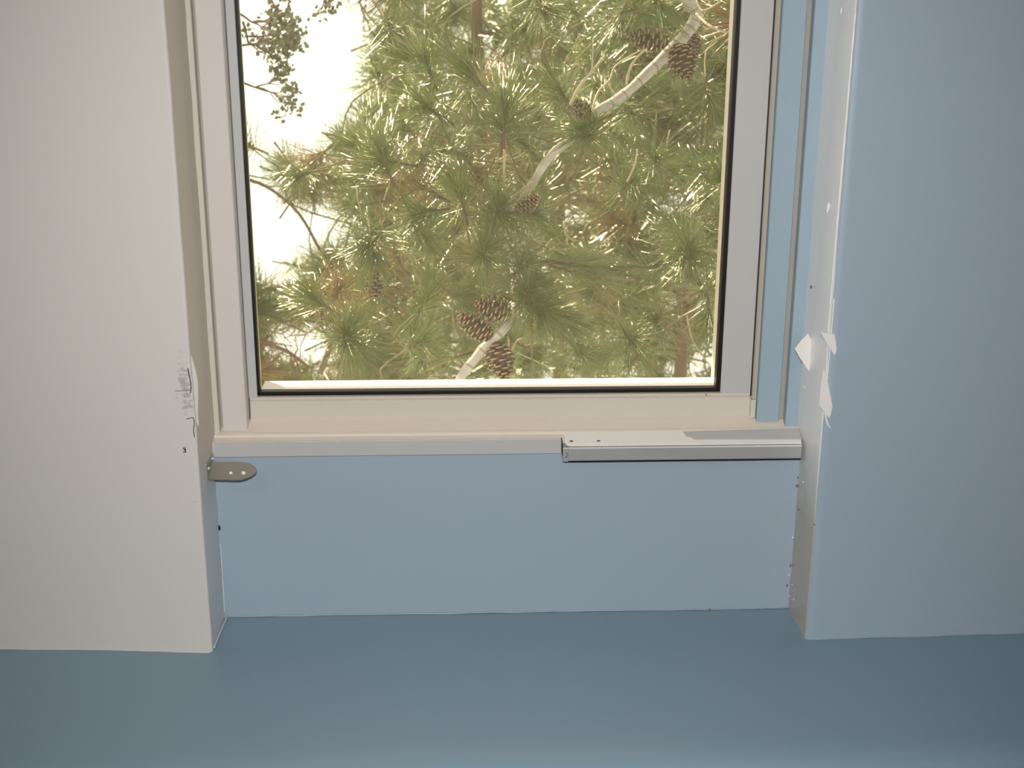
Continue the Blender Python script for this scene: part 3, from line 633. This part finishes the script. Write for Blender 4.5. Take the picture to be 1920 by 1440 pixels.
o = cp('shoot_cluster', sm, M['shoot'], A, True); o['kind'] = 'stuff'

# ---- pines behind
def pine(trunk, r, label, n, y0, y1, x_rng, py_rng, meshes, seed, sc_=(0.9, 1.3), limbs=(), bark='bark_brown', dry=0.10, stuff=0):
    R = random.Random(seed); T = tree('pine_tree', trunk, label)
    tp_ = smooth_path(trunk, 6); cp('trunk', tube(nb(), tp_, [r*(2.4-1.4*min(1, i/(len(tp_)*.35))) for i in range(len(tp_))], 12, jitter=.07), M[bark], T, True)
    for pts, lr in limbs:
        kk = len(pts); cp('limb', tube(nb(), smooth_path([at(*p) for p in pts], 4), [lr*(1-.4*i/(4*kk)) for i in range(4*(kk-1)+1)], 8, jitter=.08), M[bark], T, True)
    sb = nb(); made = 0; tries = 0
    while made < n and tries < n*6:
        tries += 1
        px, py, d = R.uniform(*x_rng), R.uniform(*py_rng), R.uniform(y0, y1); p = at(px, py, d)
        ax = Vector((R.uniform(-1, 1), R.uniform(-1, .5), R.uniform(-.5, .9))); me = DRY[0] if R.random() < dry else R.choice(meshes)
        s = R.uniform(*sc_)
        if not clear(p, ax, 0.12*s): continue
        tuft(T, me, p, ax, s, R); connect(sb, p, ax, R.uniform(.25, .5), .005, R); made += 1
    o = cp('shoot_cluster', sb, M['shoot'], T, True); o['kind'] = 'stuff'
    return T
p = at(900, 60, 3.4)
pine([(p.x-.1, 3.5, -6), (p.x-.05, 3.45, -3), (at(905, 700, 3.4).x, 3.4, at(905, 700, 3.4).z), (at(900, 120, 3.4).x, 3.4, p.z-.15), (at(893, -40, 3.4).x, 3.4, at(893, -40, 3.4).z), (p.x, 3.45, 3.2)], .021,
     'slim pine behind the middle of the window, its brown trunk showing at the top centre', 190, 2.85, 3.75, (690, 1120), (-80, 720), MID, 21, dry=.09,
     limbs=[([(900, 70, 3.4), (960, 40, 3.3), (1020, 20, 3.2), (1080, -20, 3.1)], .008), ([(900, 60, 3.4), (960, 60, 3.35), (985, 52, 3.3)], .006)])
q = at(1283, 640, 2.7)
pine([(q.x-.02, 2.75, -6), (q.x-.01, 2.7, -2), (at(1274, 715, 2.7).x, 2.7, at(1274, 715, 2.7).z), (at(1288, 600, 2.7).x, 2.7, at(1288, 600, 2.7).z), (at(1300, 480, 2.7).x, 2.72, at(1300, 480, 2.7).z), (q.x+.1, 2.8, 1.0), (q.x+.15, 2.85, 2.6)], .021,
     'pine at the lower right of the window with a bare brown trunk above the sill', 150, 2.0, 2.65, (1100, 1420), (-80, 600), MID, 22, dry=.12,
     limbs=[([(1385, 255, 2.4), (1330, 285, 2.4), (1270, 318, 2.4), (1205, 360, 2.4)], .016), ([(1288, 600, 2.7), (1310, 560, 2.6), (1370, 540, 2.5)], .01)])
q = at(530, 470, 2.6)
pine([(q.x-.25, 2.7, -6), (q.x-.2, 2.65, -2), (at(452, 700, 2.6).x, 2.6, at(452, 700, 2.6).z), (at(430, 300, 2.6).x, 2.6, at(430, 300, 2.6).z), (q.x-.4, 2.7, 2.8)], .03,
     'sunlit pine at the left of the window, thin foliage with white sky between', 130, 2.4, 3.1, (450, 740), (250, 730), MID, 23, dry=.3,
     limbs=[([(440, 330, 2.5), (500, 350, 2.5), (560, 400, 2.5), (600, 470, 2.5)], .006), ([(445, 560, 2.5), (520, 540, 2.5), (640, 520, 2.5), (740, 540, 2.4)], .008),
            ([(450, 620, 2.4), (490, 640, 2.4), (540, 660, 2.4), (580, 690, 2.4)], .008), ([(645, 560, 2.4), (630, 620, 2.4), (600, 700, 2.4)], .012)])

# ---- bare, small-leaved tree against the sky at upper left
Bq = at(446, 120, 2.1)
S = tree('scrub_tree', [(Bq.x-.25, 2.15, -6)], 'thin grey-leaved tree against the white sky in the top left corner of the window')
cp('trunk', tube(nb(), smooth_path([(Bq.x-.25, 2.15, -6), (Bq.x-.2, 2.1, -2), (Bq.x-.14, 2.1, .3), (Bq.x-.12, 2.1, 1.6)], 5), .03, 10, jitter=.05), M['bark_brown'], S, True)
RS = random.Random(5)
def bare(p, d, L, r, depth, bm, tips):
    if depth == 0 or L < .012: tips.append(p); return
    q = p+d*L; tube(bm, [p, (p+q)/2+Vector((RS.uniform(-1, 1), 0, RS.uniform(-1, 1)))*L*.08, q], [r, r*.85, r*.7], 5, False)
    for _ in range(2 if RS.random() < .75 else 3):
        dd = (d+Vector((RS.uniform(-.8, .8), RS.uniform(-.5, .5), RS.uniform(-.8, .8)))).normalized(); bare(q, dd, L*RS.uniform(.6, .88), r*.65, depth-1, bm, tips)
tips = []; sb = nb()
for px, py, dx, dz in ((438, 20, .8, -.5), (440, 90, 1, .2), (440, 60, .9, -.2), (442, 150, .8, -.3), (500, -30, .3, -1), (455, 40, .2, -1), (600, -30, .35, -1)):
    bm = nb(); bare(at(px, py, 2.1), Vector((dx, 0, dz)).normalized(), .055 if px < 590 else .03, .0042, 5, bm, tips); cp('branch', bm, M['bark_brown'], S, True)
lf = nb()
for t in tips:
    for _ in range(2):
        c = t+Vector((RS.uniform(-1, 1), RS.uniform(-1, 1), RS.uniform(-1, 1)))*.022; x, y_ = pix(c)
        a = Vector((RS.uniform(-1, 1), RS.uniform(-1, 1), RS.uniform(-1, 1))).normalized(); b = a.orthogonal().normalized(); l = RS.uniform(.012, .022); w = l*.42; n_ = a.cross(b)*.0006
        v = [lf.verts.new(c+n_), lf.verts.new(c+a*l*.5+b*w+n_*.5), lf.verts.new(c+a*l), lf.verts.new(c+a*l*.5-b*w+n_*.5), lf.verts.new(c+a*l*.5-n_*2)]
        lf.faces.new((v[0], v[1], v[2], v[3])); lf.faces.new((v[0], v[1], v[4])); lf.faces.new((v[1], v[2], v[4])); lf.faces.new((v[2], v[3], v[4])); lf.faces.new((v[3], v[0], v[4]))
o = cp('foliage', lf, M['leaf'], S); o['kind'] = 'stuff'
# bare twigs lower left
bm = nb(); tp2 = []
for px, py, dx, dz in ((478, 600, .6, -.6), (560, 700, -.2, 1), (500, 640, 1, -.2), (600, 610, -.8, -.5)):
    bare(at(px, py, 2.1), Vector((dx, 0, dz)).normalized(), .05, .0035, 6, bm, tp2)
cp('branch', bm, M['bark_brown'], S, True, 'bare twigs low at the left')

# ---- far background pines, one crown each
def far_pine(cx, seed, label, n, xr, pr, y0, y1):
    R = random.Random(seed); c = at(cx, 300, (y0+y1)/2)
    T = tree('pine_tree', [(c.x, (y0+y1)/2+.2, -6)], label)
    cp('trunk', tube(nb(), smooth_path([(c.x, (y0+y1)/2+.2, -6), (c.x+.05, (y0+y1)/2+.2, -2), (c.x-.05, (y0+y1)/2+.2, 1), (c.x, (y0+y1)/2+.2, 3.0)], 4), .05, 12, jitter=.06), M['bark_brown'], T, True)
    sb = nb(); k = 0; tr_ = 0
    while k < n and tr_ < n*6:
        tr_ += 1; p = at(R.uniform(*xr), R.uniform(*pr), R.uniform(y0, y1)); ax = Vector((R.uniform(-1, 1), R.uniform(-1, .6), R.uniform(-.5, .9)))
        if not clear(p, ax, .2): continue
        tuft(T, R.choice(FAR), p, ax, R.uniform(.9, 1.4), R); connect(sb, p, ax, .5, .008, R); k += 1
    o = cp('shoot_cluster', sb, M['shoot'], T, True); o['kind'] = 'stuff'
far_pine(760, 31, 'distant hazy pine behind the left middle of the window', 170, (640, 880), (-90, 760), 4.4, 5.2)
far_pine(1050, 32, 'distant hazy pine behind the centre of the window', 170, (860, 1130), (-90, 760), 5.7, 6.7)
far_pine(1480, 33, 'distant hazy pine behind the right edge of the window', 190, (1110, 1430), (-90, 760), 4.4, 5.2)
far_pine(380, 34, 'distant pale pine low behind the left part of the window', 55, (440, 680), (480, 760), 5.6, 6.6)
